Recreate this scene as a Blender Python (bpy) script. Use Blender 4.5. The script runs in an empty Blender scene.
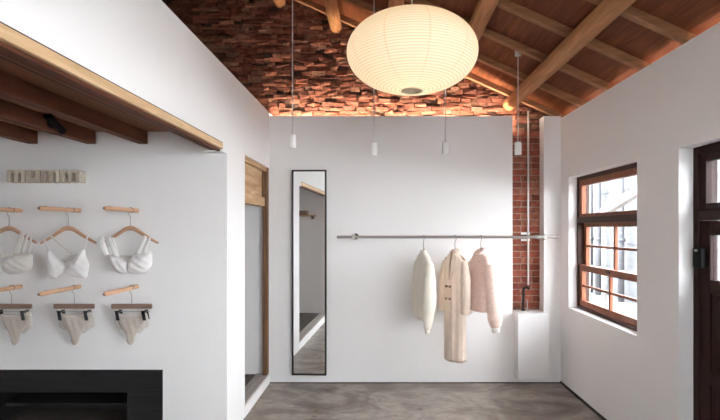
import bpy, bmesh, math, random
from mathutils import Vector, Matrix
random.seed(7)
C = bpy.context.scene.collection
PI = math.pi
F, CX, CY, H = 480.0, 380.0, 228.0, 1.5          # focal length and vanishing point in pixels, eye height


def P(x, y, Y):
    """world point whose picture position is (x, y) at depth Y"""
    return Vector(((x - CX) / F * Y, Y, H + (CY - y) / F * Y))


# ------------------------------------------------------------------ mesh builder
class MB:
    def __init__(self):
        self.v, self.f, self.uv = [], [], {}

    def add(self, vs, fs):
        b = len(self.v)
        self.v += [tuple(p) for p in vs]
        self.f += [tuple(i + b for i in f) for f in fs]
        return b

    def box(self, lo, hi, jit=0.0):
        (a, b, c), (d, e, g) = lo, hi
        vs = [(a, b, c), (d, b, c), (d, e, c), (a, e, c), (a, b, g), (d, b, g), (d, e, g), (a, e, g)]
        if jit:
            vs = [tuple(k + random.uniform(-jit, jit) for k in p) for p in vs]
        self.add(vs, [(0, 3, 2, 1), (4, 5, 6, 7), (0, 1, 5, 4), (1, 2, 6, 5), (2, 3, 7, 6), (3, 0, 4, 7)])
        return self

    def tube(self, pts, r, n=12, flat=None, up=None, cap=True):
        """sweep along pts; r number or list; flat = ratio of the second axis"""
        pts = [Vector(p) for p in pts]
        m = len(pts)
        rs = r if isinstance(r, (list, tuple)) else [r] * m
        ref = Vector(up) if up else None
        rings = []
        prev = None
        for i, p in enumerate(pts):
            t = (pts[min(i + 1, m - 1)] - pts[max(i - 1, 0)]).normalized()
            if ref is not None:
                u = ref - t * ref.dot(t)
                if u.length < 1e-5:
                    u = t.orthogonal()
            elif prev is None:
                u = t.orthogonal()
            else:
                u = prev - t * prev.dot(t)
            u.normalize()
            prev = u
            w = t.cross(u)
            k = flat if flat is not None else 1.0
            ra = rs[i]
            rings.append([p + u * (ra * k * math.cos(2 * PI * j / n)) + w * (ra * math.sin(2 * PI * j / n)) for j in range(n)])
        vs = [q for rg in rings for q in rg]
        fs = []
        for i in range(m - 1):
            for j in range(n):
                fs.append((i * n + j, i * n + (j + 1) % n, (i + 1) * n + (j + 1) % n, (i + 1) * n + j))
        if cap:
            fs.append(tuple(range(n - 1, -1, -1)))
            fs.append(tuple((m - 1) * n + j for j in range(n)))
        self.add(vs, fs)
        return self

    def lathe(self, prof, n=32, o=(0, 0, 0), cap=False):
        vs, fs = [], []
        for (r, z) in prof:
            for j in range(n):
                a = 2 * PI * j / n
                vs.append((o[0] + r * math.cos(a), o[1] + r * math.sin(a), o[2] + z))
        m = len(prof)
        for i in range(m - 1):
            for j in range(n):
                fs.append((i * n + j, i * n + (j + 1) % n, (i + 1) * n + (j + 1) % n, (i + 1) * n + j))
        if cap:
            fs.append(tuple(range(n - 1, -1, -1)))
            fs.append(tuple((m - 1) * n + j for j in range(n)))
        self.add(vs, fs)
        return self

    def rings(self, rings, cap=True):
        n, m = len(rings[0]), len(rings)
        fs = []
        for i in range(m - 1):
            for j in range(n):
                fs.append((i * n + j, i * n + (j + 1) % n, (i + 1) * n + (j + 1) % n, (i + 1) * n + j))
        if cap:
            fs.append(tuple(range(n - 1, -1, -1)))
            fs.append(tuple((m - 1) * n + j for j in range(n)))
        self.add([q for rg in rings for q in rg], fs)
        return self

    def build(self, name, mat, parent=None, smooth=False, bevel=0.0, sub=0, local=False, solid=0.0):
        off = Vector((0, 0, 0))
        if parent is not None and not local:
            q = parent
            while q is not None:
                off += q.location
                q = q.parent
        me = bpy.data.meshes.new(name)
        me.from_pydata([Vector(p) - off for p in self.v], [], self.f)
        bm = bmesh.new()
        bm.from_mesh(me)
        bmesh.ops.recalc_face_normals(bm, faces=bm.faces)
        bm.to_mesh(me)
        bm.free()
        if smooth:
            for p in me.polygons:
                p.use_smooth = True
        me.materials.append(mat)
        o = bpy.data.objects.new(name, me)
        C.objects.link(o)
        o.parent = parent
        if solid:
            s = o.modifiers.new('solid', 'SOLIDIFY')
            s.thickness = solid
        if bevel:
            b = o.modifiers.new('bevel', 'BEVEL')
            b.width = bevel
            b.segments = 2
            b.limit_method = 'ANGLE'
        if sub:
            s = o.modifiers.new('sub', 'SUBSURF')
            s.levels = s.render_levels = sub
        return o


def tag(o, label=None, cat=None, group=None, kind=None):
    if label: o['label'] = label
    if cat: o['category'] = cat
    if group: o['group'] = group
    if kind: o['kind'] = kind
    return o


def thing(name, loc, label, cat, group=None, kind=None, rz=0.0):
    o = bpy.data.objects.new(name, None)
    o.empty_display_size = 0.05
    o.location = loc
    o.rotation_euler = (0, 0, rz)
    C.objects.link(o)
    return tag(o, label, cat, group, kind)


def struct(name, mb, mat, label, **k):
    return tag(mb.build(name, mat, **k), label, None, None, 'structure')


def catmull(pts, n=6, closed=False):
    pts = [Vector(p) for p in pts]
    out = []
    m = len(pts)
    for i in range(m if closed else m - 1):
        if closed:
            p0, p1, p2, p3 = pts[(i - 1) % m], pts[i], pts[(i + 1) % m], pts[(i + 2) % m]
        else:
            p0, p1, p2, p3 = pts[max(i - 1, 0)], pts[i], pts[i + 1], pts[min(i + 2, m - 1)]
        for k in range(n):
            t = k / n
            out.append(0.5 * ((2 * p1) + (p2 - p0) * t + (2 * p0 - 5 * p1 + 4 * p2 - p3) * t * t + (3 * p1 - p0 - 3 * p2 + p3) * t ** 3))
    if not closed:
        out.append(pts[-1])
    return out


# ------------------------------------------------------------------ materials
def new_mat(name):
    m = bpy.data.materials.new(name)
    m.use_nodes = True
    nt = m.node_tree
    return m, nt, nt.nodes['Principled BSDF'], nt.nodes['Material Output']


def N(nt, typ, **k):
    n = nt.nodes.new(typ)
    for a, b in k.items():
        setattr(n, a, b)
    return n


def ramp(nt, stops):
    r = N(nt, 'ShaderNodeValToRGB')
    e = r.color_ramp.elements
    while len(e) > 1:
        e.remove(e[-1])
    e[0].position, e[0].color = stops[0][0], (*stops[0][1], 1)
    for p, c in stops[1:]:
        q = e.new(p)
        q.color = (*c, 1)
    return r


def coords(nt, scale=(1, 1, 1), rot=(0, 0, 0)):
    tc = N(nt, 'ShaderNodeTexCoord')
    mp = N(nt, 'ShaderNodeMapping')
    mp.inputs['Scale'].default_value = scale
    mp.inputs['Rotation'].default_value = rot
    nt.links.new(tc.outputs['Object'], mp.inputs['Vector'])
    return mp


def bump(nt, bs, src, strength, dist=0.01):
    b = N(nt, 'ShaderNodeBump')
    b.inputs['Strength'].default_value = strength
    b.inputs['Distance'].default_value = dist
    nt.links.new(src, b.inputs['Height'])
    nt.links.new(b.outputs['Normal'], bs.inputs['Normal'])


def plain(name, col, rough=0.6, metal=0.0, var=0.06, scale=6.0, bmp=0.0, bscale=40.0, spec=0.4, sheen=0.0):
    m, nt, bs, out = new_mat(name)
    mp = coords(nt)
    nz = N(nt, 'ShaderNodeTexNoise')
    nz.inputs['Scale'].default_value = scale
    nz.inputs['Detail'].default_value = 5
    nt.links.new(mp.outputs[0], nz.inputs['Vector'])
    lo = tuple(c * (1 - var) for c in col)
    hi = tuple(min(1, c * (1 + var)) for c in col)
    r = ramp(nt, [(0.3, lo), (0.7, hi)])
    nt.links.new(nz.outputs['Fac'], r.inputs['Fac'])
    nt.links.new(r.outputs['Color'], bs.inputs['Base Color'])
    bs.inputs['Roughness'].default_value = rough
    bs.inputs['Metallic'].default_value = metal
    bs.inputs['Specular IOR Level'].default_value = spec
    if sheen:
        bs.inputs['Sheen Weight'].default_value = sheen
    if bmp:
        n2 = N(nt, 'ShaderNodeTexNoise')
        n2.inputs['Scale'].default_value = bscale
        n2.inputs['Detail'].default_value = 6
        nt.links.new(mp.outputs[0], n2.inputs['Vector'])
        bump(nt, bs, n2.outputs['Fac'], bmp, 0.004)
    return m


def wood(name, dark, light, axis='y', rough=0.55, grain=22.0, plank=None, bmp=0.25, knots=False):
    """grain runs along axis; plank = width of boards along the next axis"""
    m, nt, bs, out = new_mat(name)
    s = {'x': (0.07, 1, 1), 'y': (1, 0.07, 1), 'z': (1, 1, 0.07)}[axis]
    mp = coords(nt, tuple(k * grain for k in s))
    nz = N(nt, 'ShaderNodeTexNoise')
    nz.inputs['Scale'].default_value = 1.0
    nz.inputs['Detail'].default_value = 8
    nz.inputs['Roughness'].default_value = 0.65
    nz.inputs['Distortion'].default_value = 0.6
    nt.links.new(mp.outputs[0], nz.inputs['Vector'])
    r = ramp(nt, [(0.3, dark), (0.55, tuple((a + b) / 2 for a, b in zip(dark, light))), (0.72, light)])
    nt.links.new(nz.outputs['Fac'], r.inputs['Fac'])
    col = r.outputs['Color']
    if plank:
        tc = N(nt, 'ShaderNodeTexCoord')
        sx = N(nt, 'ShaderNodeSeparateXYZ')
        nt.links.new(tc.outputs['Object'], sx.inputs[0])
        dv = N(nt, 'ShaderNodeMath', operation='DIVIDE')
        nt.links.new(sx.outputs['X' if axis == 'y' else 'Y'], dv.inputs[0])
        dv.inputs[1].default_value = plank
        fl = N(nt, 'ShaderNodeMath', operation='FLOOR')
        nt.links.new(dv.outputs[0], fl.inputs[0])
        wn = N(nt, 'ShaderNodeTexWhiteNoise', noise_dimensions='1D')
        nt.links.new(fl.outputs[0], wn.inputs['W'])
        mr = N(nt, 'ShaderNodeMapRange')
        mr.inputs['To Min'].default_value = 0.72
        mr.inputs['To Max'].default_value = 1.2
        nt.links.new(wn.outputs['Value'], mr.inputs['Value'])
        fr = N(nt, 'ShaderNodeMath', operation='FRACT')
        nt.links.new(dv.outputs[0], fr.inputs[0])
        gp = N(nt, 'ShaderNodeMath', operation='GREATER_THAN')
        nt.links.new(fr.outputs[0], gp.inputs[0])
        gp.inputs[1].default_value = 0.03
        ml = N(nt, 'ShaderNodeMath', operation='MULTIPLY')
        nt.links.new(mr.outputs[0], ml.inputs[0])
        nt.links.new(gp.outputs[0], ml.inputs[1])
        mx = N(nt, 'ShaderNodeVectorMath', operation='SCALE')
        nt.links.new(col, mx.inputs[0])
        nt.links.new(ml.outputs[0], mx.inputs['Scale'])
        col = mx.outputs[0]
    if knots:
        mk = coords(nt, tuple(4 * (0.35 if k < 1 else 1) for k in s))
        vo = N(nt, 'ShaderNodeTexVoronoi')
        vo.inputs['Scale'].default_value = 1.6
        nt.links.new(mk.outputs[0], vo.inputs['Vector'])
        rk = ramp(nt, [(0.0, (0.25, 0.17, 0.12)), (0.1, (0.6, 0.5, 0.42)), (0.18, (1, 1, 1))])
        nt.links.new(vo.outputs['Distance'], rk.inputs['Fac'])
        mm = N(nt, 'ShaderNodeVectorMath', operation='MULTIPLY')
        nt.links.new(col, mm.inputs[0])
        nt.links.new(rk.outputs['Color'], mm.inputs[1])
        col = mm.outputs[0]
    nt.links.new(col, bs.inputs['Base Color'])
    bs.inputs['Roughness'].default_value = rough
    bs.inputs['Specular IOR Level'].default_value = 0.15
    bump(nt, bs, nz.outputs['Fac'], bmp, 0.003)
    return m


def emit(name, col, strength):
    m, nt, bs, out = new_mat(name)
    bs.inputs['Base Color'].default_value = (*col, 1)
    bs.inputs['Emission Color'].default_value = (*col, 1)
    bs.inputs['Emission Strength'].default_value = strength
    return m


def glass_mat(name, tint=(1, 1, 1), haze=0.0):
    m, nt, bs, out = new_mat(name)
    tr = N(nt, 'ShaderNodeBsdfTransparent')
    tr.inputs['Color'].default_value = (*tint, 1)
    gl = N(nt, 'ShaderNodeBsdfGlossy')
    gl.inputs['Roughness'].default_value = 0.02
    lw = N(nt, 'ShaderNodeFresnel')
    ge = N(nt, 'ShaderNodeNewGeometry')
    mr = N(nt, 'ShaderNodeMapRange')
    mr.inputs['To Min'].default_value, mr.inputs['To Max'].default_value = 1.3, 1 / 1.3
    nt.links.new(ge.outputs['Backfacing'], mr.inputs['Value'])
    nt.links.new(mr.outputs[0], lw.inputs['IOR'])
    mx = N(nt, 'ShaderNodeMixShader')
    nt.links.new(lw.outputs[0], mx.inputs[0])
    nt.links.new(tr.outputs[0], mx.inputs[1])
    nt.links.new(gl.outputs[0], mx.inputs[2])
    nt.links.new(mx.outputs[0], out.inputs['Surface'])
    return m


M = {}
M['white'] = plain('white_plaster', (0.83, 0.82, 0.812), 0.85, var=0.012, scale=1.5, bmp=0.10, bscale=18, spec=0.2)
M['white_gloss'] = plain('white_lacquer', (0.80, 0.80, 0.80), 0.45, var=0.01, spec=0.4)
M['plank'] = wood('roof_plank', (0.085, 0.026, 0.011), (0.24, 0.080, 0.033), 'y', 0.6, 34)
M['rafter'] = wood('rafter_wood', (0.20, 0.095, 0.048), (0.40, 0.21, 0.11), 'x', 0.6, 20)
M['log'] = wood('log_wood', (0.30, 0.135, 0.058), (0.58, 0.295, 0.135), 'y', 0.55, 26)
M['joist'] = wood('joist_wood', (0.070, 0.024, 0.012), (0.165, 0.058, 0.031), 'y', 0.7, 26)
M['loft'] = wood('loft_board', (0.17, 0.070, 0.036), (0.29, 0.130, 0.072), 'y', 0.6, 14, plank=0.3)
M['pine'] = wood('pine_trim', (0.52, 0.33, 0.175), (0.78, 0.56, 0.35), 'y', 0.6, 26, knots=True)
M['oldpine_y'] = wood('old_pine', (0.40, 0.24, 0.125), (0.72, 0.51, 0.31), 'y', 0.7, 30, knots=True)
M['oldpine_z'] = wood('old_pine_post', (0.11, 0.055, 0.03), (0.27, 0.15, 0.085), 'z', 0.7, 24)
M['greywood'] = wood('grey_sill_wood', (0.34, 0.31, 0.28), (0.50, 0.465, 0.43), 'y', 0.7, 24)
M['darkboard'] = wood('dark_floor_wood', (0.07, 0.058, 0.05), (0.15, 0.13, 0.115), 'y', 0.6, 24)
M['hanger'] = wood('beech_wood', (0.44, 0.25, 0.155), (0.60, 0.38, 0.25), 'x', 0.5, 60)
M['peg'] = wood('oak_peg_wood', (0.50, 0.29, 0.17), (0.68, 0.44, 0.28), 'y', 0.5, 50)
M['walnut'] = wood('brown_hanger_wood', (0.20, 0.13, 0.10), (0.31, 0.215, 0.165), 'x', 0.5, 60)
M['blackwood'] = wood('black_oak', (0.012, 0.012, 0.0125), (0.030, 0.030, 0.031), 'x', 0.6, 40)
M['window'] = wood('window_wood', (0.17, 0.058, 0.030), (0.34, 0.130, 0.070), 'z', 0.4, 40)
M['window_dark'] = wood('window_dark_wood', (0.035, 0.015, 0.010), (0.08, 0.034, 0.022), 'z', 0.4, 40)
M['door'] = wood('door_wood', (0.014, 0.0055, 0.0045), (0.036, 0.013, 0.010), 'z', 0.5, 30)
M['glass'] = glass_mat('clear_glass', (0.97, 0.98, 0.99))
M['steel'] = plain('brushed_steel', (0.36, 0.335, 0.31), 0.42, 1.0, var=0.05, scale=30)
M['dark_steel'] = plain('dark_metal', (0.035, 0.032, 0.030), 0.45, 0.6, var=0.1)
M['black'] = plain('black_metal', (0.005, 0.005, 0.0055), 0.6, 0.0, var=0.1, spec=0.12)
M['black_clip'] = plain('black_plastic', (0.012, 0.012, 0.012), 0.4, 0.0, var=0.1)
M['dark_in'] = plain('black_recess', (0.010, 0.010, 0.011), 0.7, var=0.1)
M['pipe'] = plain('white_pipe', (0.75, 0.75, 0.74), 0.35, var=0.03)
M['lampwhite'] = plain('lamp_white', (0.82, 0.81, 0.80), 0.4, var=0.01)
M['cord'] = plain('pale_cord', (0.55, 0.53, 0.52), 0.6, var=0.05)
M['ruff'] = plain('wooden_ring', (0.62, 0.50, 0.33), 0.6, var=0.1)
M['bra'] = plain('white_cotton', (0.76, 0.745, 0.73), 0.9, var=0.03, scale=30, bmp=0.35, bscale=90, spec=0.1, sheen=0.2)
M['bra_cream'] = plain('cream_cotton', (0.66, 0.63, 0.585), 0.9, var=0.03, scale=30, bmp=0.35, bscale=90, spec=0.1, sheen=0.2)
M['panty'] = plain('beige_cotton', (0.50, 0.44, 0.385), 0.9, var=0.04, scale=30, bmp=0.3, bscale=90, spec=0.1, sheen=0.2)
M['panty_pale'] = plain('pale_beige_cotton', (0.62, 0.575, 0.525), 0.9, var=0.04, scale=30, bmp=0.3, bscale=90, spec=0.1)
M['cream'] = plain('cream_cloth', (0.86, 0.805, 0.70), 0.95, var=0.03, scale=12, bmp=0.35, bscale=120, spec=0.1, sheen=0.2)
M['beige'] = plain('beige_wool', (0.80, 0.66, 0.55), 0.95, var=0.05, scale=14, bmp=0.4, bscale=160, spec=0.1, sheen=0.2)
M['beige_dark'] = plain('beige_wool_lining', (0.36, 0.265, 0.205), 0.95, var=0.05, scale=14, spec=0.1)
M['pink'] = plain('pink_fleece', (0.88, 0.665, 0.58), 1.0, var=0.10, scale=60, bmp=1.0, bscale=140, spec=0.05, sheen=0.4)
M['fleece_white'] = plain('white_fleece', (0.80, 0.745, 0.71), 1.0, var=0.06, scale=60, bmp=1.0, bscale=140, spec=0.05, sheen=0.3)
M['button'] = plain('button_horn', (0.30, 0.20, 0.13), 0.4)
M['sign'] = plain('clay_letter', (0.50, 0.445, 0.365), 0.9, var=0.10, scale=50, bmp=0.5, bscale=90, spec=0.1)
M['ext'] = plain('outside_render', (0.115, 0.120, 0.127), 0.9, var=0.10, scale=1.4)
M['ext_pale'] = plain('outside_pale', (0.20, 0.18, 0.165), 0.8, var=0.06, scale=2)
M['ext_dark'] = plain('outside_grey', (0.09, 0.092, 0.10), 0.7, var=0.08, scale=2)
M['ext_ground'] = plain('outside_paving', (0.16, 0.155, 0.15), 0.9, var=0.08)
M['base'] = plain('dark_skirting_and_shadow', (0.045, 0.038, 0.033), 0.6)
M['led'] = emit('warm_led', (1.0, 0.82, 0.62), 125.0)
M['led_eave'] = emit('warm_led_eave', (1.0, 0.78, 0.60), 13.0)

# mirror
m, nt, bs, out = new_mat('mirror_silver')
bs.inputs['Base Color'].default_value = (0.86, 0.88, 0.87, 1)
bs.inputs['Metallic'].default_value = 1
bs.inputs['Roughness'].default_value = 0.005
M['mirror'] = m

# concrete floor
m, nt, bs, out = new_mat('polished_concrete')
mp = coords(nt, (1, 1.5, 1))
a = N(nt, 'ShaderNodeTexNoise'); a.inputs['Scale'].default_value = 1.3; a.inputs['Detail'].default_value = 9; a.inputs['Roughness'].default_value = 0.62; a.inputs['Distortion'].default_value = 1.6
b = N(nt, 'ShaderNodeTexNoise'); b.inputs['Scale'].default_value = 11; b.inputs['Detail'].default_value = 6
d = N(nt, 'ShaderNodeTexVoronoi'); d.inputs['Scale'].default_value = 2.6; d.inputs['Randomness'].default_value = 1
for q in (a, b, d): nt.links.new(mp.outputs[0], q.inputs['Vector'])
r1 = ramp(nt, [(0.30, (0.085, 0.062, 0.048)), (0.43, (0.200, 0.160, 0.130)), (0.56, (0.37, 0.325, 0.285)), (0.70, (0.20, 0.158, 0.127))])
r2 = ramp(nt, [(0.3, (0.78, 0.76, 0.74)), (0.65, (1.08, 1.08, 1.08))])
r3 = ramp(nt, [(0.0, (0.25, 0.22, 0.2)), (0.05, (0.45, 0.42, 0.4)), (0.085, (1, 1, 1))])
nt.links.new(a.outputs['Fac'], r1.inputs['Fac']); nt.links.new(b.outputs['Fac'], r2.inputs['Fac']); nt.links.new(d.outputs['Distance'], r3.inputs['Fac'])
x1 = N(nt, 'ShaderNodeVectorMath', operation='MULTIPLY'); nt.links.new(r1.outputs[0], x1.inputs[0]); nt.links.new(r2.outputs[0], x1.inputs[1])
x2 = N(nt, 'ShaderNodeVectorMath', operation='MULTIPLY'); nt.links.new(x1.outputs[0], x2.inputs[0]); nt.links.new(r3.outputs[0], x2.inputs[1])
nt.links.new(x2.outputs[0], bs.inputs['Base Color'])
rr = N(nt, 'ShaderNodeMapRange'); rr.inputs['To Min'].default_value = 0.22; rr.inputs['To Max'].default_value = 0.42
nt.links.new(a.outputs['Fac'], rr.inputs['Value']); nt.links.new(rr.outputs[0], bs.inputs['Roughness'])
bump(nt, bs, b.outputs['Fac'], 0.05, 0.004)
M['floor'] = m

# bricks: per-brick colour kept in a colour attribute
m, nt, bs, out = new_mat('old_brick')
at = N(nt, 'ShaderNodeVertexColor', layer_name='brick')
mp = coords(nt)
a = N(nt, 'ShaderNodeTexNoise'); a.inputs['Scale'].default_value = 28; a.inputs['Detail'].default_value = 8; a.inputs['Roughness'].default_value = 0.7
nt.links.new(mp.outputs[0], a.inputs['Vector'])
r1 = ramp(nt, [(0.28, (0.42, 0.38, 0.36)), (0.5, (0.95, 0.92, 0.9)), (0.64, (1.15, 1.08, 1.02)), (0.74, (1.5, 1.55, 1.5))])
nt.links.new(a.outputs['Fac'], r1.inputs['Fac'])
x1 = N(nt, 'ShaderNodeVectorMath', operation='MULTIPLY'); nt.links.new(at.outputs['Color'], x1.inputs[0]); nt.links.new(r1.outputs[0], x1.inputs[1])
nt.links.new(x1.outputs[0], bs.inputs['Base Color'])
bs.inputs['Roughness'].default_value = 0.9
bs.inputs['Specular IOR Level'].default_value = 0.2
bump(nt, bs, a.outputs['Fac'], 0.9, 0.008)
M['brick'] = m

# paper lantern: emission and translucency broken by ribs and seams (uv = angle, arc)
m, nt, bs, out = new_mat('lantern_paper')
uv = N(nt, 'ShaderNodeUVMap', uv_map='uv')
sx = N(nt, 'ShaderNodeSeparateXYZ'); nt.links.new(uv.outputs[0], sx.inputs[0])


def line(src, count, width, depth):
    k = N(nt, 'ShaderNodeMath', operation='MULTIPLY'); nt.links.new(src, k.inputs[0]); k.inputs[1].default_value = count
    f = N(nt, 'ShaderNodeMath', operation='FRACT'); nt.links.new(k.outputs[0], f.inputs[0])
    c = N(nt, 'ShaderNodeMath', operation='SUBTRACT'); nt.links.new(f.outputs[0], c.inputs[0]); c.inputs[1].default_value = 0.5
    ab = N(nt, 'ShaderNodeMath', operation='ABSOLUTE'); nt.links.new(c.outputs[0], ab.inputs[0])
    mr = N(nt, 'ShaderNodeMapRange'); nt.links.new(ab.outputs[0], mr.inputs['Value'])
    mr.inputs['From Min'].default_value = 0.0; mr.inputs['From Max'].default_value = width
    mr.inputs['To Min'].default_value = depth; mr.inputs['To Max'].default_value = 1.0
    return mr.outputs[0]


l1 = line(sx.outputs['Y'], 46, 0.28, 0.70)
l2 = line(sx.outputs['X'], 10, 0.03, 0.84)
mu = N(nt, 'ShaderNodeMath', operation='MULTIPLY'); nt.links.new(l1, mu.inputs[0]); nt.links.new(l2, mu.inputs[1])
cr = ramp(nt, [(0.55, (0.74, 0.58, 0.38)), (1.0, (1.0, 0.91, 0.74))])
nt.links.new(mu.outputs[0], cr.inputs['Fac'])
em = N(nt, 'ShaderNodeEmission'); nt.links.new(cr.outputs[0], em.inputs['Color']); em.inputs['Strength'].default_value = 0.12
LANTERN_EM = em
tl = N(nt, 'ShaderNodeBsdfTranslucent'); nt.links.new(cr.outputs[0], tl.inputs['Color'])
df = N(nt, 'ShaderNodeBsdfDiffuse'); nt.links.new(cr.outputs[0], df.inputs['Color'])
mx = N(nt, 'ShaderNodeMixShader'); mx.inputs[0].default_value = 0.5
nt.links.new(df.outputs[0], mx.inputs[1]); nt.links.new(tl.outputs[0], mx.inputs[2])
ad = N(nt, 'ShaderNodeAddShader'); nt.links.new(mx.outputs[0], ad.inputs[0]); nt.links.new(em.outputs[0], ad.inputs[1])
nt.links.new(ad.outputs[0], out.inputs['Surface'])
M['paper'] = m

# ------------------------------------------------------------------ room shell
XL, XR = -1.07, 1.752          # left and right wall faces
YB, YK = 4.646, 4.78           # white back panel, brick face
YF = -2.2                      # wall behind the camera
YN = 3.355                     # wall with the underwear
TL = 0.13                      # thickness of the left wall


def roof_z(x):
    return 3.371 - 0.4507 * x


def holed(mb, axis, a0, a1, z0, z1, t0, t1, holes):
    """wall slab with rectangular holes; axis 'x' = the wall runs along x, thickness t0..t1 along the other axis"""
    us = sorted({a0, a1, *[h[0] for h in holes], *[h[1] for h in holes]})
    zs = sorted({z0, z1, *[h[2] for h in holes], *[h[3] for h in holes]})
    for i in range(len(us) - 1):
        for j in range(len(zs) - 1):
            u, z = (us[i] + us[i + 1]) / 2, (zs[j] + zs[j + 1]) / 2
            if any(h[0] < u < h[1] and h[2] < z < h[3] for h in holes):
                continue
            if axis == 'x':
                mb.box((us[i], t0, zs[j]), (us[i + 1], t1, zs[j + 1]))
            else:
                mb.box((t0, us[i], zs[j]), (t1, us[i + 1], zs[j + 1]))
    return mb


struct('floor', MB().box((-3.4, YF, -0.1), (1.952, 5.0, 0.0)), M['floor'], 'grey brown polished concrete floor with dark stains')
WIN = (3.272, 4.457, 0.762, 1.969)
DOR = (1.915, 2.815, 0.0, 1.969)
ADDED_WIN_R = (-0.2, 1.62, 0.65, 2.33)
wr = holed(MB(), 'y', YF, 5.0, -0.1, 2.40, XR, 1.952, [WIN, DOR, ADDED_WIN_R])
wr.box((XR, YF, 2.40), (XR + 0.025, 5.0, 2.562))
wr.box((1.87, YF, 2.40), (1.952, 5.0, 2.50))
struct('wall_right', wr, M['white'], 'white plaster wall with the sash window and the dark door')
struct('trim_2', MB().box((1.875, YF, 2.50), (1.90, 5.0, 2.60)), M['rafter'], 'wooden eave board above the right wall')
ADDED_WIN_F = (0.3, 1.5, 1.3, 2.62)
struct('wall_front', holed(MB(), 'x', -3.4, 1.952, -0.1, 4.95, YF - 0.15, YF, [ADDED_WIN_F]), M['white'], 'white wall behind the viewer')
struct('wall_outer_left', MB().box((-3.5, YF, -0.1), (-3.4, 5.0, 5.1)), M['white'], 'outer wall on the far left')
# back: white panel, right pillar, low filler under the brick slot
wb = MB().box((-3.0, YB, 0), (1.283, YB + 0.07, 2.48)).box((-3.0, YB, 2.48), (1.283, YB + 0.018, 2.584))
wb.box((1.283, YB, 0), (1.587, YK - 0.002, 0.66))
wb.box((1.587, YB, 0), (XR, YK - 0.002, 2.584))
struct('wall_back', wb, M['white'], 'white panel wall at the end of the room')
# left wall: strip between the recess and the doorway, header above
wl = MB()
wl.box((XL - TL, YN + 0.0, 0), (XL, 3.80, 2.08))
wl.box((XL - TL, 3.80, 2.08), (XL, YK - 0.005, 2.615))
wl.box((XL - TL, YF, 2.08), (XL, 3.80, 2.615))
wl.box((XL - TL, 3.262, 2.02), (XL, YN, 2.08))
wl.box((XL - TL, YF, 0), (XL, 1.28, 2.08))
struct('wall_left', wl, M['white'], 'white plaster wall over the recess on the left')
# wall carrying the underwear, niche walls
wn = holed(MB(), 'x', -3.0, XL - TL, 0.0, 2.30, YN, YN + 0.10, [(-2.74, -1.761, 0.0, 0.354)])
struct('wall_niche', wn, M['white'], 'white wall with pegs and hanging underwear')
struct('wall_niche_side', MB().box((-3.1, 1.2, 0), (-3.0, YB, 2.3)), M['white'], 'far side wall inside the recess')
struct('wall_niche_rear', MB().box((-3.0, 1.2, 0), (XL - TL, 1.28, 2.3)), M['white'], 'rear wall of the recess seen in the mirror')
struct('floor_raised', MB().box((-3.0, 1.28, 0.0), (XL - 0.125, YB, 0.085)), M['darkboard'], 'raised floor behind the white kerb')
kb = MB().box((XL - 0.125, 1.28, 0), (XL + 0.004, YN, 0.083)).box((XL - 0.125, 3.80, 0), (XL + 0.004, YB, 0.083))
struct('trim_1', kb, M['white'], 'white kerb under the recess and doorway', bevel=0.004)
kt = MB().box((XL - 0.125, 1.28, 0.083), (XL - 0.012, YN, 0.093)).box((XL - 0.125, 3.80, 0.083), (XL - 0.012, YB, 0.093))
struct('trim_3', kt, M['greywood'], 'grey wooden sill on the white kerb')
struct('baseboard_right', MB().box((XR - 0.010, 2.83, 0), (XR, YB, 0.020)), M['base'], 'thin dark skirting along the right wall')
struct('shadow_gap_back', MB().box((XL, YB - 0.006, 0), (XR - 0.01, YB, 0.008)), M['base'], 'thin dark strip painting the shadow gap along the back wall')  # shade of the gap at the wall foot, painted as a dark strip
# niche ceiling, joists and beam
struct('ceiling_niche', MB().box((-3.0, 1.28, 2.174), (XL - TL, YN, 2.20)), M['loft'], 'brown boarded ceiling over the recess')
for i, x in enumerate((-1.622, -1.985, -2.39, -2.79)):
    lb = ['first dark rough sawn joist from the trim beam', 'dark ceiling joist carrying the black spotlight', 'dark ceiling joist left of the spotlight', 'dark ceiling joist nearest the far side wall'][i]
    struct('ceiling_joist', MB().box((x - 0.065, 1.28, 2.087), (x, YN, 2.174)), M['joist'], lb, bevel=0.003)
struct('trim_4', MB().box((XL - 0.018, 1.28, 2.036), (XL + 0.004, 3.262, 2.078)), M['pine'], 'knotty pine beam along the top of the recess', bevel=0.003)
struct('trim_5', MB().box((XL - 0.085, 1.28, 2.030), (XL - 0.040, 3.262, 2.078)).box((XL - 0.036, 1.28, 2.022), (XL - 0.016, 3.262, 2.036)), M['joist'], 'dark strip under the pine beam')
struct('trim_6', MB().box((XL - TL, 1.28, 2.078), (XL + 0.002, 3.262, 2.082)), M['base'], 'dark joint above the pine beam')

# roof
def slope_box(mb, x0, x1, y0, y1, d0, d1):
    vs = []
    for d in (d0, d1):
        for (x, y) in ((x0, y0), (x1, y0), (x1, y1), (x0, y1)):
            vs.append((x, y, roof_z(x) + d))
    mb.add(vs, [(0, 3, 2, 1), (4, 5, 6, 7), (0, 1, 5, 4), (1, 2, 6, 5), (2, 3, 7, 6), (3, 0, 4, 7)])
    return mb


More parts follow.
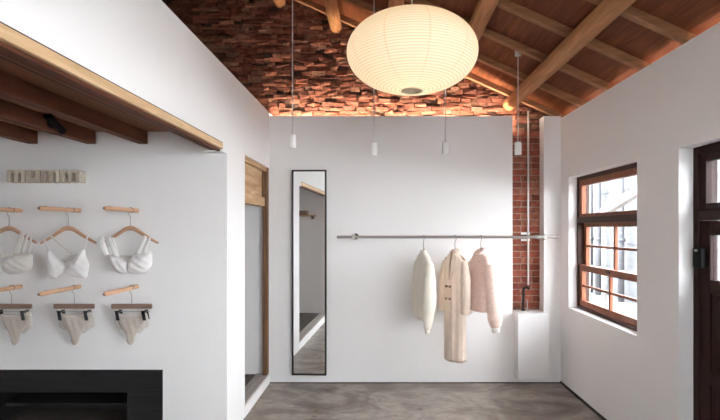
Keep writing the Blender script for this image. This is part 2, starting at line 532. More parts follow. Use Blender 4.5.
struct('ceiling', slope_box(MB(), -3.4, 2.25, YF - 0.15, 5.0, 0.055, 0.11), M['plank'], 'sloping boarded wooden roof')
ry = [4.735, 4.235, 3.745, 3.255, 2.78, 2.31, 1.84, 1.37, 0.9, 0.43, -0.04, -0.51, -0.98, -1.45]
names = ['rafter against the brick wall', 'second rafter from the brick wall', 'third rafter from the brick wall', 'fourth rafter from the brick wall', 'fifth rafter from the brick wall', 'sixth rafter from the brick wall']
for i, y in enumerate(ry):
    struct('roof_rafter', slope_box(MB(), -3.4, 1.87, y - 0.026, y + 0.026, 0.0, 0.056), M['rafter'], 'square wooden ' + (names[i] if i < 6 else 'rafter above the viewer'), bevel=0.003)
for i, x in enumerate((1.285, 0.71, 0.137, -0.436, -1.01, -1.58)):
    mb = MB()
    pts, rs = [], []
    for k in range(23):
        t = k / 22
        y = YK + 0.06 - t * (YK - YF)
        pts.append((x + 0.012 * math.sin(3.1 * t + i * 2), y, roof_z(x) - 0.066 + 0.008 * math.sin(4 * t + i)))
        rs.append(0.060 + 0.006 * t + 0.004 * math.sin(9 * t + i))
    mb.tube(pts, rs, 20, up=(0, 0, 1))
    lb = ['round log purlin lowest on the roof near the right wall', 'round log purlin right of the paper lantern', 'round log purlin behind the top of the lantern', 'round log purlin left of the lantern', 'round log purlin ending high on the dark brick', 'round log purlin highest on the left'][i]
    struct('roof_log', mb, M['log'], lb, smooth=True)

# brick wall
def brick_wall():
    mb, cols = MB(), []

    def brick(x0, x1, z0, z1, y, jit, col):
        f0 = len(mb.f)
        mb.box((x0, y, z0), (x1, YK + 0.12, z1), jit)
        cols.extend([col] * (len(mb.f) - f0))

    mb.box((-3.4, YK + 0.03, 0.0), (1.952, 5.0, 5.1))
    cols.extend([(0.085, 0.055, 0.042)] * 6)
    rnd = random.Random(3)
    z, row = 2.42, 0
    while z < 4.75:
        hh = rnd.uniform(0.030, 0.048)
        x = -3.3 + rnd.uniform(-0.08, 0.04)
        while x < 1.86:
            w = rnd.uniform(0.055, 0.15)
            if z + hh < roof_z(x + w / 2) + 0.06 and rnd.random() > 0.05:
                k = rnd.uniform(0.80, 1.12)
                c = rnd.choice([(0.20, 0.078, 0.052), (0.225, 0.088, 0.058), (0.19, 0.076, 0.052), (0.235, 0.105, 0.072), (0.185, 0.074, 0.054), (0.22, 0.082, 0.052), (0.25, 0.13, 0.09)])
                dz = rnd.uniform(-0.008, 0.008)
                brick(x, min(x + w - rnd.uniform(0.003, 0.010), 1.95), z + dz, z + dz + hh - rnd.uniform(0.002, 0.008), YK + rnd.uniform(-0.010, 0.008), 0.0075, tuple(q * k for q in c))
            x += w
        z += hh
        row += 1
    # the tidy brick slot beside the white pillar
    mb.box((1.22, YK + 0.004, 0.55), (1.62, YK + 0.03, 2.44))
    cols.extend([(0.36, 0.26, 0.21)] * 6)
    z, row = 0.58, 0
    while z < 2.42:
        x = 1.20 - (row % 2) * 0.10
        w = 0.205 if row % 3 else 0.105
        while x < 1.62:
            k = rnd.uniform(0.7, 1.15)
            c = rnd.choice([(0.29, 0.085, 0.055), (0.33, 0.10, 0.066), (0.24, 0.074, 0.05), (0.36, 0.145, 0.095)])
            brick(x, x + w - 0.010, z, z + 0.053, YK + rnd.uniform(-0.006, 0.002), 0.0025, tuple(q * k for q in c))
            x += w
        z += 0.063
        row += 1
    o = struct('wall_brick', mb, M['brick'], 'old red brick gable wall', smooth=False)
    me = o.data
    ca = me.color_attributes.new('brick', 'FLOAT_COLOR', 'CORNER')
    for p in me.polygons:
        for li in p.loop_indices:
            ca.data[li].color = (*cols[p.index], 1)


brick_wall()

# strip lights
o = MB().box((XL + 0.01, YB + 0.030, 2.484), (1.275, YB + 0.060, 2.491)).build('strip_light', M['led'])
tag(o, 'warm strip light hidden behind the top of the white back wall', 'strip light')
o = MB().box((1.781, 0.2, 2.405), (1.796, 4.75, 2.412)).build('strip_light', M['led_eave'])
tag(o, 'warm strip light hidden on top of the right wall', 'strip light')

# ------------------------------------------------------------------ doorway in the left wall
dw = thing('door_2', (XL - 0.06, 3.80, 0.09), 'old pine door frame with a boarded top in the left wall', 'door frame', kind='structure')
MB().box((XL - 0.052, 4.585, 0.094), (XL - 0.006, YB - 0.001, 2.079)).build('door_post', M['oldpine_z'], dw, bevel=0.003)
MB().box((XL - 0.085, 3.802, 2.035), (XL - 0.006, 4.56, 2.079)).build('door_head', M['oldpine_y'], dw, bevel=0.003)
MB().box((XL - 0.075, 3.802, 1.79), (XL - 0.045, 4.545, 2.035)).build('door_panel', M['oldpine_y'], dw)
MB().box((XL - 0.085, 3.802, 1.705), (XL - 0.025, 4.56, 1.79)).build('door_rail', M['oldpine_y'], dw, bevel=0.003)
MB().box((XL - 0.08, 4.53, 1.79), (XL - 0.03, 4.56, 2.035)).build('door_bead', M['oldpine_z'], dw)

# ------------------------------------------------------------------ window 1
def frame_rect(mb, x0, x1, y0, y1, z0, z1, wy, wz0, wz1):
    mb.box((x0, y0, z0), (x1, y0 + wy, z1)).box((x0, y1 - wy, z0), (x1, y1, z1))
    mb.box((x0, y0 + wy, z0), (x1, y1 - wy, z0 + wz0)).box((x0, y0 + wy, z1 - wz1), (x1, y1 - wy, z1))
    return mb


w = thing('window_1', (1.83, 3.865, 0.762), 'red brown wooden sash window in the right wall', 'window', kind='structure')
y0, y1, z0, z1 = WIN
frame_rect(MB(), 1.826, 1.935, y0, y1, z0, z1, 0.030, 0.025, 0.035).build('window_frame', M['window_dark'], w, bevel=0.003)
MB().box((1.822, y0 + 0.03, 1.545), (1.92, y1 - 0.03, 1.600)).build('window_rail', M['window_dark'], w, bevel=0.003)
ts = frame_rect(MB(), 1.838, 1.878, y0 + 0.03, y1 - 0.03, 1.600, z1 - 0.035, 0.05, 0.03, 0.05).build('transom_sash', M['window'], w, bevel=0.003)
MB().box((1.856, y0 + 0.08, 1.63), (1.860, y1 - 0.08, z1 - 0.085)).build('pane', M['glass'], ts)


def sash(name, x, za, zb, top, bot):
    mb = frame_rect(MB(), x, x + 0.036, y0 + 0.03, y1 - 0.03, za, zb, 0.050, bot, top)
    ym, zm = (y0 + y1) / 2, (za + bot + zb - top) / 2
    mb.box((x + 0.006, ym - 0.013, za + bot), (x + 0.030, ym + 0.013, zb - top))
    mb.box((x + 0.007, y0 + 0.08, zm - 0.010), (x + 0.029, y1 - 0.08, zm + 0.010))
    s = mb.build(name, M['window'], w, bevel=0.002)
    MB().box((x + 0.016, y0 + 0.08, za + bot), (x + 0.019, y1 - 0.08, zb - top)).build('pane', M['glass'], s)
    return s


sash('upper_sash', 1.880, 1.125, 1.545, 0.035, 0.04)
ls = sash('lower_sash', 1.840, 0.787, 1.165, 0.055, 0.055)
MB().tube([(1.836, 3.84, 1.142), (1.836, 3.90, 1.142)], 0.008, 8).build('sash_latch', M['dark_steel'], ls)

# ------------------------------------------------------------------ door 1
d1 = thing('door_1', (1.86, 2.365, 0.0), 'dark wooden door with glass panes and a transom in the right wall', 'door', kind='structure')
y0, y1, z0, z1 = DOR
fm = MB().box((1.836, y0, 0), (1.95, y0 + 0.045, z1)).box((1.836, y1 - 0.045, 0), (1.95, y1, z1))
fm.box((1.836, y0 + 0.045, z1 - 0.045), (1.95, y1 - 0.045, z1)).box((1.836, y0 + 0.045, 1.545), (1.95, y1 - 0.045, 1.600))
fm.build('door_frame', M['door'], d1, bevel=0.003)
tr = frame_rect(MB(), 1.850, 1.89, y0 + 0.045, y1 - 0.045, 1.600, z1 - 0.045, 0.045, 0.04, 0.045).build('transom_sash', M['door'], d1, bevel=0.003)
MB().box((1.867, y0 + 0.09, 1.64), (1.871, y1 - 0.09, z1 - 0.09)).build('pane', M['glass'], tr)
lf = MB()
ya, yb = y0 + 0.05, y1 - 0.05
for (a_, b_) in ((ya, ya + 0.095), (yb - 0.075, yb)):
    lf.box((1.850, a_, 0.01), (1.890, b_, 1.540))
for (a_, b_) in ((0.01, 0.16), (0.62, 0.70), (1.13, 1.21), (1.46, 1.54)):
    lf.box((1.850, ya + 0.095, a_), (1.890, yb - 0.075, b_))
ym = (ya + yb) / 2
lf.box((1.852, ym - 0.03, 0.16), (1.888, ym + 0.03, 1.13))
leaf = lf.build('door_leaf', M['door'], d1, bevel=0.004)
for (pa, pb) in ((ya + 0.105, ym - 0.04), (ym + 0.04, yb - 0.085)):
    for (za, zb) in ((0.17, 0.61), (0.71, 1.12)):
        pm = MB().box((1.862, pa - 0.01, za - 0.01), (1.880, pb + 0.01, zb + 0.01))
        pm.box((1.855, pa + 0.03, za + 0.03), (1.868, pb - 0.03, zb - 0.03))
        pm.build('door_panel', M['door'], leaf, bevel=0.004)
MB().box((1.867, ya + 0.095, 1.21), (1.871, yb - 0.075, 1.46)).build('pane', M['glass'], leaf)
lk = MB().box((1.818, yb - 0.045, 1.27), (1.850, yb + 0.03, 1.385)).build('door_lock', M['black'], leaf, bevel=0.006)
MB().tube([(1.818, yb - 0.01, 1.372), (1.806, yb - 0.01, 1.372)], 0.008, 10).build('lock_knob', M['steel'], lk)

# unseen windows added beside and behind the viewer to let in more daylight
w2 = thing('added_window_right', (1.83, 0.3, 0.55), 'unseen wooden window added in the right wall beside the viewer for daylight', 'window', kind='structure')
y0, y1, z0, z1 = ADDED_WIN_R
g = frame_rect(MB(), 1.84, 1.90, y0, y1, z0, z1, 0.05, 0.05, 0.05).build('window_frame', M['window'], w2)
MB().box((1.866, y0 + 0.05, z0 + 0.05), (1.870, y1 - 0.05, z1 - 0.05)).build('pane', M['glass'], w2)
w3 = thing('added_window_front', (0.35, YF - 0.08, 1.3), 'unseen window added in the wall behind the viewer for daylight', 'window', kind='structure')
fmb = MB()
x0, x1, z0, z1 = ADDED_WIN_F
for (a_, b_) in ((x0, x0 + 0.05), (x1 - 0.05, x1), ((x0 + x1) / 2 - 0.03, (x0 + x1) / 2 + 0.03)):
    fmb.box((a_, YF - 0.1, z0), (b_, YF - 0.05, z1))
fmb.box((x0, YF - 0.1, z0), (x1, YF - 0.05, z0 + 0.05)).box((x0, YF - 0.1, z1 - 0.05), (x1, YF - 0.05, z1))
fmb.build('window_frame', M['window'], w3)
MB().box((x0 + 0.05, YF - 0.077, z0 + 0.05), (x1 - 0.05, YF - 0.073, z1 - 0.05)).build('pane', M['glass'], w3)

# ------------------------------------------------------------------ outside
struct('exterior_ground', MB().box((1.96, -14, -0.25), (12, 22, -0.12)).box((-8, -14, -0.25), (1.96, -2.4, -0.12)), M['ext_ground'], 'pale paving outside')
ew = MB().box((5.5, 7.0, -0.12), (5.8, 20, 3.15))
for z in (0.55, 1.15, 1.75, 2.35, 2.9):
    ew.box((5.47, 7.0, z), (5.5, 20, z + 0.03))
for k in range(13):
    ew.box((5.46, 7.1 + k * 0.98, -0.12), (5.5, 7.18 + k * 0.98, 3.1))
struct('exterior_wall', ew, M['ext'], 'pale grey neighbouring wall seen through the window')
for (px, lab) in ((590, 'pale drainpipe outside seen at the far side of the window'), (598, 'second pale drainpipe outside the window'), (621, 'pale drainpipe outside nearest the window edge')):
    Y = F * 5.3 / (px - CX)
    o = MB().tube([(5.3, Y, -0.12), (5.3, Y, 2.95)], 0.07, 12).tube([(5.3, Y, 1.2), (5.3, Y, 1.28)], 0.09, 12).build('drainpipe', M['ext_dark'], None, smooth=True)
    tag(o, lab, 'pipe', kind=None)
A_, B_ = P(604, 212, F * 4.5 / (604 - CX)), P(640, 190, F * 4.5 / (640 - CX))
o = MB().tube([A_, B_, B_ + (B_ - A_) * 0.6], 0.10, 4).build('sloping_beam', M['ext_pale'])
tag(o, 'pale sloping beam outside the top window pane', 'beam')
o = MB().tube([(A_.x, A_.y, -0.12), A_], 0.05, 8).build('beam_post', M['ext_pale'], o, local=False)

# ------------------------------------------------------------------ mirror
th = math.radians(1.75)
mc = (P(292, 0, YB).x + P(326.5, 0, YB).x) / 2
mz0, mz1 = P(0, 375, 4.62).z, P(0, 170, 4.62).z
mw = (P(326.5, 0, 4.62).x - P(292, 0, 4.62).x) / 2
mir = thing('mirror', (mc * 4.62 / YB, 4.622, mz0), 'tall narrow mirror with thin dark frame on the white back wall', 'mirror', rz=-th)
mh = mz1 - mz0
f_ = 0.014
fm = MB().box((-mw, -0.018, 0), (-mw + f_, 0.016, mh)).box((mw - f_, -0.018, 0), (mw, 0.016, mh))
fm.box((-mw + f_, -0.018, 0), (mw - f_, 0.016, f_)).box((-mw + f_, -0.018, mh - f_), (mw - f_, 0.016, mh))
fm.build('mirror_frame', M['dark_steel'], mir, local=True)
MB().box((-mw + f_, -0.006, f_), (mw - f_, 0.010, mh - f_)).build('mirror_glass', M['mirror'], mir, local=True)

# shelf and box on the recess' rear wall (they show in the mirror)
sh = thing('wall_shelf', (-1.44, 1.38, 1.68), 'small brown shelf high on the recess wall seen in the mirror', 'shelf')
MB().box((-1.60, 1.282, 1.692), (-1.27, 1.46, 1.712)).build('shelf_board', M['oldpine_y'], sh, bevel=0.003)
MB().box((-1.57, 1.282, 1.65), (-1.555, 1.42, 1.692)).build('shelf_bracket', M['dark_steel'], sh)
MB().box((-1.32, 1.282, 1.65), (-1.305, 1.42, 1.692)).build('shelf_bracket', M['dark_steel'], sh)
bx = MB().box((-1.55, 1.30, 1.713), (-1.39, 1.43, 1.785)).build('storage_box', M['walnut'], None, bevel=0.004)
tag(bx, 'low brown box on the recess shelf seen in the mirror', 'box')

# ------------------------------------------------------------------ clothes rail
YR = 4.34
RZ = P(0, 237, YR).z
rail = thing('clothes_rail', (P(440, 0, YR).x, YR, RZ), 'long steel clothes rail across the back wall', 'clothes rail')
xa, xb = P(337, 0, YR).x, P(558, 0, YR).x
MB().tube([(xa, YR, RZ), (xb, YR, RZ)], 0.0125, 16).build('rod', M['steel'], rail, smooth=False)
for px, yw in ((354, YB), (545, YK)):
    x = P(px, 0, YR).x
    b_ = MB().tube([(x, YR, RZ), (x, yw - 0.001, RZ)], 0.008, 10).tube([(x, yw - 0.012, RZ), (x, yw - 0.001, RZ)], 0.03, 16)
    if px == 545:
        b_ = MB().tube([(x, YR, RZ), (x, YK - 0.02, RZ)], 0.008, 10).tube([(x, YK - 0.03, RZ), (x, YK - 0.018, RZ)], 0.012, 16)
    br = b_.build('rail_bracket', M['dark_steel'], rail)
    MB().box((x - 0.016, YR - 0.020, RZ - 0.026), (x + 0.010, YR + 0.020, RZ + 0.026)).build('rail_clamp', M['steel'], br, bevel=0.003)
MB().tube([(P(532, 0, YR).x, YR, RZ), (P(537, 0, YR).x, YR, RZ), (P(543, 0, YR).x, YR, RZ)], [0.0128, 0.021, 0.021], 16).build('rail_sleeve', M['steel'], rail)

# ------------------------------------------------------------------ hanging garments on the rail
def ring(a, b, cx, cy, z, n, fold, ph, pw=2.4):
    out = []
    for j in range(n):
        t = 2 * PI * j / n
        c, s = math.cos(t), math.sin(t)
        e = 2.0 / pw
        r = 1 + fold * (math.sin(5 * t + ph) * 0.6 + math.sin(9 * t + 1.7 * ph) * 0.4)
        out.append((cx + a * r * math.copysign(abs(c) ** e, c), cy + b * r * math.copysign(abs(s) ** e, s), z))
    return out


def interp(tab, z):
    for (p, q) in zip(tab, tab[1:]):
        if p[0] >= z >= q[0]:
            t = (p[0] - z) / (p[0] - q[0])
            t = t * t * (3 - 2 * t) * 0.5 + t * 0.5
            return [a + (b - a) * t for a, b in zip(p[1:], q[1:])]
    return list(tab[-1][1:])


def rail_hanger(px, lab, rz):
    x = P(px, 0, YR).x
    h = thing('clothes_hanger', (x, YR, 1.305), lab, 'hanger', 'hangers on the steel rail', rz=rz)
    hz = RZ - 1.305
    pts = [(0, 0, 0), (0, 0, hz - 0.05)]
    for k in range(9):
        a = -PI * 0.5 + k / 8 * PI * 1.25
        pts.append((0.017 * math.cos(a) * 1.0 + 0.0, 0, hz - 0.0045 + 0.0185 * math.sin(a)))
    pts = [(0, 0, -0.02), (0, 0, hz - 0.045), (0.010, 0, hz - 0.030), (0.0185, 0, hz - 0.004)]
    for k in range(1, 9):
        a = k / 8 * PI
        pts.append((0.0185 * math.cos(a), 0, hz - 0.002 + 0.0185 * math.sin(a)))
    MB().tube(pts, 0.0032, 8).build('hook', M['steel'], h, smooth=True, local=True)
    MB().tube(catmull([(-0.115, 0, -0.088), (-0.06, 0, -0.052), (-0.03, 0, -0.032), (0, 0, -0.022), (0.03, 0, -0.032), (0.06, 0, -0.052), (0.115, 0, -0.088)], 4), 0.008, 8, up=(0, 0, 1)).build('hanger_arm', M['hanger'], h, smooth=True, local=True)
    return h


def garment(name, lab, cat, px, mat, body, sleeves, rz, fold=0.05, collar=None, cuff=None, cuffmat=None, n=64, steps=44):
    x = P(px, 0, YR).x
    g = thing(name, (x, YR, 1.305), lab, cat, rz=rz)
    zt, zb = body[0][0], body[-1][0]
    rings = []
    for k in range(steps + 1):
        z = zt + (zb - zt) * k / steps
        a, b, cy = interp(body, z)
        dn = min(1.0, max(0.0, (-0.12 - z) / 0.3))
        rings.append(ring(a, b, 0, cy, z + 0.0, n, fold * dn, 1.3 + 0.8 * math.sin(3 * z) + px))
    inner = [[(q[0] * 0.9, q[1] * 0.8, q[2] + 0.03) for q in rings[-1]]]
    MB().rings(rings + inner).build('body', mat, g, smooth=True, local=True)
    for (pts, rs, fl) in sleeves:
        cp = catmull(pts, 6)
        m_ = len(cp)
        rr = []
        for i in range(m_):
            t = i / (m_ - 1) * (len(rs) - 1)
            k = min(int(t), len(rs) - 2)
            rr.append((rs[k] + (rs[k + 1] - rs[k]) * (t - k)) * (1 + 0.05 * math.sin(i * 1.7 + px)))
        s = MB().tube(cp, rr, 20, flat=fl, up=(1, 0, 0)).build('sleeve', mat, g, smooth=True, local=True, sub=1)
        if cuff:
            e = (cp[-1] - cp[-2]).normalized()
            MB().tube([cp[-1] - e * 0.015, cp[-1] + e * cuff * 0.5, cp[-1] + e * cuff], [rr[-1] * 1.02, rr[-1] * 0.98, rr[-1] * 0.9], 18, flat=fl, up=(1, 0, 0)).build('cuff', cuffmat or mat, s, smooth=True, local=True)
    if collar:
        cr, ct, ch = collar
        pts = []
        for k in range(25):
            a = -PI * 0.5 + 0.35 + (k / 24) * (2 * PI - 0.7)
            pts.append((cr * math.cos(a), cr * 0.85 * math.sin(a) - 0.010, ch - 0.022 * (1 - math.sin(a))))
        MB().tube(pts, ct, 12).build('collar', mat, g, smooth=True, local=True)
    return g


RZG = math.radians(-74)
RZC = math.radians(-50)
RZP = math.radians(-72)
# cream blouse
rail_hanger(423.5, 'hanger holding the cream blouse on the rail', RZG)
garment('blouse', 'cream loose blouse hanging leftmost on the steel rail', 'blouse', 423.5, M['cream'],
        [(-0.005, 0.030, 0.024, 0), (-0.03, 0.055, 0.032, 0), (-0.07, 0.12, 0.038, 0), (-0.12, 0.165, 0.044, 0), (-0.25, 0.170, 0.058, 0), (-0.45, 0.175, 0.072, 0), (-0.60, 0.155, 0.060, 0), (-0.625, 0.145, 0.050, 0)],
        [([(0.150, 0, -0.11), (0.178, -0.008, -0.25), (0.165, -0.010, -0.45), (0.140, -0.012, -0.62), (0.128, -0.012, -0.70)], [0.032, 0.050, 0.064, 0.045, 0.024], 0.8),
         ([(-0.150, 0, -0.11), (-0.178, 0.01, -0.25), (-0.17, 0.0, -0.45), (-0.15, -0.01, -0.60)], [0.032, 0.048, 0.055, 0.028], 0.8)],
        RZG, 0.13, (0.030, 0.011, -0.004), 0.03)
# long beige coat
rail_hanger(455, 'hanger holding the long beige coat on the rail', RZC)
coat = garment('coat', 'long beige wool coat hanging in the middle of the rail', 'coat', 455, M['beige'],
               [(0.0, 0.034, 0.028, 0), (-0.03, 0.050, 0.036, 0), (-0.07, 0.085, 0.042, 0), (-0.115, 0.116, 0.050, 0), (-0.25, 0.112, 0.062, 0), (-0.50, 0.102, 0.064, 0), (-0.80, 0.100, 0.066, 0), (-1.00, 0.102, 0.068, 0)],
               [([(0.100, 0, -0.10), (0.132, -0.005, -0.25), (0.140, -0.010, -0.42), (0.138, -0.016, -0.57)], [0.032, 0.046, 0.043, 0.040], 0.9),
                ([(-0.100, 0, -0.10), (-0.130, -0.005, -0.25), (-0.132, -0.02, -0.42), (-0.128, -0.03, -0.57)], [0.032, 0.046, 0.043, 0.040], 0.9)],
               RZC, 0.10, (0.038, 0.013, -0.004), 0.0)
pts = catmull([(0.012, -0.036, -0.035), (0.022, -0.050, -0.14), (0.026, -0.064, -0.28), (0.026, -0.066, -0.55), (0.026, -0.068, -0.80), (0.026, -0.070, -0.985)], 5)
MB().tube(pts, 0.008, 8, flat=0.5, up=(0, 1, 0)).build('front_edge', M['beige'], coat, smooth=True, local=True)
for sx in (1, -1):
    lp = MB()
    lp.add([(0.012 * sx, -0.044, -0.02), (0.058 * sx, -0.044, -0.055), (0.078 * sx, -0.066, -0.155), (0.046 * sx, -0.076, -0.185), (0.010 * sx, -0.082, -0.27), (0.010 * sx, -0.068, -0.13)], [(0, 1, 2, 3, 4, 5)])
    lp.build('lapel', M['beige'], coat, local=True, solid=0.007)
lin = MB()
lin.add([(-0.024, -0.041, -0.02), (0.024, -0.041, -0.02), (0.016, -0.066, -0.245), (-0.008, -0.066, -0.245)], [(0, 1, 2, 3)])
lin.build('lining', M['beige_dark'], coat, local=True, solid=0.003)
for (bx_, bz) in ((-0.045, -0.33), (-0.045, -0.44), (0.0, -0.33), (0.0, -0.44)):
    MB().tube([(bx_, -0.058, bz), (bx_, -0.076, bz)], 0.011, 12).build('button', M['button'], coat, local=True)
# pink fleece jacket
rail_hanger(480.8, 'hanger holding the pink fleece jacket on the rail', RZP)
garment('fleece_jacket', 'fluffy pale pink jacket hanging rightmost on the rail', 'jacket', 480.8, M['pink'],
        [(0.0, 0.036, 0.034, 0), (-0.03, 0.06, 0.044, 0), (-0.07, 0.12, 0.050, 0), (-0.12, 0.165, 0.058, -0.005), (-0.25, 0.165, 0.074, -0.012), (-0.40, 0.165, 0.084, -0.030), (-0.50, 0.160, 0.080, -0.035), (-0.545, 0.145, 0.065, -0.035)],
        [([(0.150, 0, -0.12), (0.180, 0.005, -0.28), (0.195, 0.015, -0.46), (0.200, 0.025, -0.60), (0.200, 0.03, -0.67)], [0.046, 0.062, 0.070, 0.066, 0.038], 0.9),
         ([(-0.150, 0, -0.12), (-0.18, -0.015, -0.28), (-0.165, -0.030, -0.42), (-0.155, -0.045, -0.56)], [0.046, 0.056, 0.058, 0.046], 0.8)],
        RZP, 0.06, (0.040, 0.022, -0.002), 0.04, M['fleece_white'])

# ------------------------------------------------------------------ white basin cabinet, tap and pipe in the brick slot
cb = thing('wash_cabinet', (1.447, 4.58, 0.072), 'narrow white box cabinet under the brick strip', 'cabinet')
MB().box((1.297, 4.510, 0.072), (1.597, YB - 0.001, 0.692)).build('cabinet_box', M['white_gloss'], cb, bevel=0.004)
MB().box((1.297, YB - 0.001, 0.664), (1.583, YK - 0.012, 0.690)).build('cabinet_top', M['white_gloss'], cb)
tx = P(523.5, 0, 4.71).x
tp = thing('tap', (tx, 4.71, 0.69), 'dark metal tap standing on the white cabinet', 'tap')
zt = P(0, 288, 4.71).z
MB().tube(catmull([(tx, 4.71, 0.690), (tx, 4.71, zt - 0.03), (tx + 0.006, 4.70, zt), (tx + 0.03, 4.69, zt + 0.008), (tx + 0.045, 4.68, zt - 0.012)], 6), 0.012, 12).build('spout', M['dark_steel'], tp, smooth=True)
MB().tube([(tx, 4.71, 0.690), (tx, 4.71, 0.705)], 0.02, 16).build('tap_base', M['dark_steel'], tp)
MB().tube([(tx + 0.035, 4.705, 0.690), (tx + 0.035, 4.705, 0.80)], 0.007, 10).build('lever', M['steel'], tp)
cx_ = P(528.2, 0, 4.75).x
cp = thing('conduit_pipe', (cx_, 4.75, 0.9), 'thin pale pipe running up the brick strip', 'pipe')
MB().tube([(cx_, 4.75, P(0, 285, 4.75).z), (cx_, 4.75, 2.66)], 0.009, 12).build('pipe', M['pipe'], cp, smooth=True)
for yy in (233.5, 240):
    z = P(0, yy, 4.75).z
    MB().box((cx_ - 0.065, 4.757, z - 0.010), (cx_ + 0.02, 4.772, z + 0.010)).build('pipe_clip', M['lampwhite'], cp)
z = P(0, 166, 4.75).z
MB().box((cx_ - 0.02, 4.757, z - 0.008), (cx_ + 0.02, 4.772, z + 0.008)).build('pipe_clip', M['dark_steel'], cp)

# ------------------------------------------------------------------ paper lantern
LC = P(412, 53.5, 2.6)
LA, LBH = 0.352, 0.203
ln = thing('paper_lantern', LC, 'large round cream paper lantern hanging from the roof', 'lamp')
n, mseg = 96, 93
vs, fs, uvs = [], [], []
for i in range(mseg + 1):
    t = 0.045 * PI + (PI - 0.08 * PI) * i / mseg
    s = 1 + 0.006 * abs(math.sin(i / mseg * 46 * PI))
    rr_, zz_ = LA * s * abs(math.sin(t)) ** 0.92, -LBH * s * math.cos(t)
    for j in range(n + 1):
        a = 2 * PI * j / n + 0.18
        vs.append((rr_ * math.cos(a), rr_ * math.sin(a), zz_))
        uvs.append((j / n, i / mseg))
for i in range(mseg):
    for j in range(n):
        fs.append((i * (n + 1) + j, i * (n + 1) + j + 1, (i + 1) * (n + 1) + j + 1, (i + 1) * (n + 1) + j))
me = bpy.data.meshes.new('lamp_shade')
me.from_pydata(vs, [], fs)
ul = me.uv_layers.new(name='uv')
for p in me.polygons:
    p.use_smooth = True
    for li in p.loop_indices:
        ul.data[li].uv = uvs[me.loops[li].vertex_index]
me.materials.append(M['paper'])
so = bpy.data.objects.new('lamp_shade', me); C.objects.link(so); so.parent = ln
rb = LA * abs(math.sin(0.045 * PI)) ** 0.92
MB().lathe([(0.001, -LBH + 0.004), (rb - 0.015, -LBH), (rb - 0.013, -LBH - 0.003), (rb + 0.002, -LBH - 0.002), (rb + 0.002, -LBH + 0.008), (0.001, -LBH + 0.008)], 32).build('bottom_ring', M['ruff'], ln, local=True)
MB().lathe([(rb - 0.012, LBH), (rb + 0.003, LBH), (rb + 0.003, LBH - 0.008), (rb - 0.012, LBH - 0.008), (rb - 0.012, LBH)], 32).build('top_ring', M['ruff'], ln, local=True)
rz_ = roof_z(LC.x) + 0.055 - LC.z
MB().tube([(0, 0, LBH - 0.06), (0, 0, rz_)], 0.004, 8).build('cord', M['cord'], ln, local=True)
MB().tube([(-rb, 0, LBH - 0.004), (rb, 0, LBH - 0.004)], 0.003, 8).build('top_bar', M['steel'], ln, local=True)
MB().lathe([(0.0, 0.05), (0.02, 0.047), (0.04, 0.02), (0.045, -0.01), (0.03, -0.04), (0.0, -0.05)], 20, (0, 0, LBH - 0.13)).build('bulb', emit('bulb_glow', (1.0, 0.80, 0.55), 1.0), ln, smooth=True, local=True)
pl = bpy.data.lights.new('lantern_bulb', 'POINT'); pl.energy = 0.9; pl.color = (1.0, 0.86, 0.62); pl.shadow_soft_size = 0.05
po = bpy.data.objects.new('lantern_bulb', pl); po.location = (0, 0, -0.06); C.objects.link(po); po.parent = ln

# ------------------------------------------------------------------ pendants
for (px, py, Y, lab) in ((292.5, 141.5, 3.58, 'small white cylinder pendant hanging before the left corner above the mirror'),
                         (374, 149, 3.84, 'small white cylinder pendant hanging below the left half of the lantern'),
                         (445.3, 148, 3.84, 'small white cylinder pendant hanging below the right half of the lantern'),
                         (518, 148.5, 3.84, 'small white cylinder pendant hanging before the brick strip')):
    c = P(px, py, Y)
    p = thing('pendant_lamp', c, lab, 'pendant lamp', 'white cylinder pendants')
    r_ = 0.0265
    MB().lathe([(0.001, 0.050), (r_ - 0.004, 0.050), (r_, 0.046), (r_, -0.050), (r_ - 0.003, -0.050), (r_ - 0.003, -0.02), (0.001, -0.02)], 28).build('lamp_body', M['lampwhite'], p, smooth=False, local=True)
    MB().lathe([(0.001, 0.056), (0.010, 0.056), (0.012, 0.0505), (0.001, 0.0505)], 16).build('lamp_cap', M['steel'], p, local=True)
    zt = roof_z(c.x) + 0.055 - c.z
    MB().tube([(0, 0, 0.05), (0, 0, zt)], 0.0042, 8).build('cord', M['cord'], p, local=True)
    MB().tube([(0, 0, zt - 0.05), (0, 0, zt + 0.004)], 0.024, 18).build('ceiling_cup', M['lampwhite'], p, local=True)

# ------------------------------------------------------------------ spotlight on the joist
sa, sb = P(47, 115, 2.83), P(63, 131.5, 2.95)
mid = (sa + sb) / 2
sp = thing('spotlight', (-1.985, mid.y, 2.11), 'black cylinder spotlight fixed to a dark ceiling joist', 'spotlight')
d_ = (sb - sa).normalized()
b_ = MB().tube([sa, sb - d_ * 0.02], 0.023, 24)
b_.build('lamp_body', M['black'], sp)
MB().tube([sb - d_ * 0.02, sb - d_ * 0.0], 0.0245, 24).build('lamp_rim', M['black'], sp)
MB().tube([(-1.985, mid.y, 2.13), (mid.x, mid.y, mid.z)], 0.008, 10).tube([(-1.985, mid.y, 2.13), (-1.975, mid.y, 2.13)], 0.03, 16).build('bracket', M['black'], sp)

# ------------------------------------------------------------------ letters on the niche wall
def rr_pts(x0, x1, z0, z1, r, corners, n=6):
    """rectangle with rounded corners listed in corners (tl, tr, bl, br), counter clockwise from bottom left"""
    out = []
    for name, cx0, cz0, a0 in (('bl', x0, z0, PI), ('br', x1, z0, 1.5 * PI), ('tr', x1, z1, 0), ('tl', x0, z1, 0.5 * PI)):
        if name in corners:
            ox = cx0 + (r if 'l' in name else -r)
            oz = cz0 + (r if 'b' in name else -r)
            for k in range(n + 1):
                a = a0 + k / n * PI / 2
                out.append((ox + r * math.cos(a), oz + r * math.sin(a)))
        else:
            out.append((cx0, cz0))
    return out


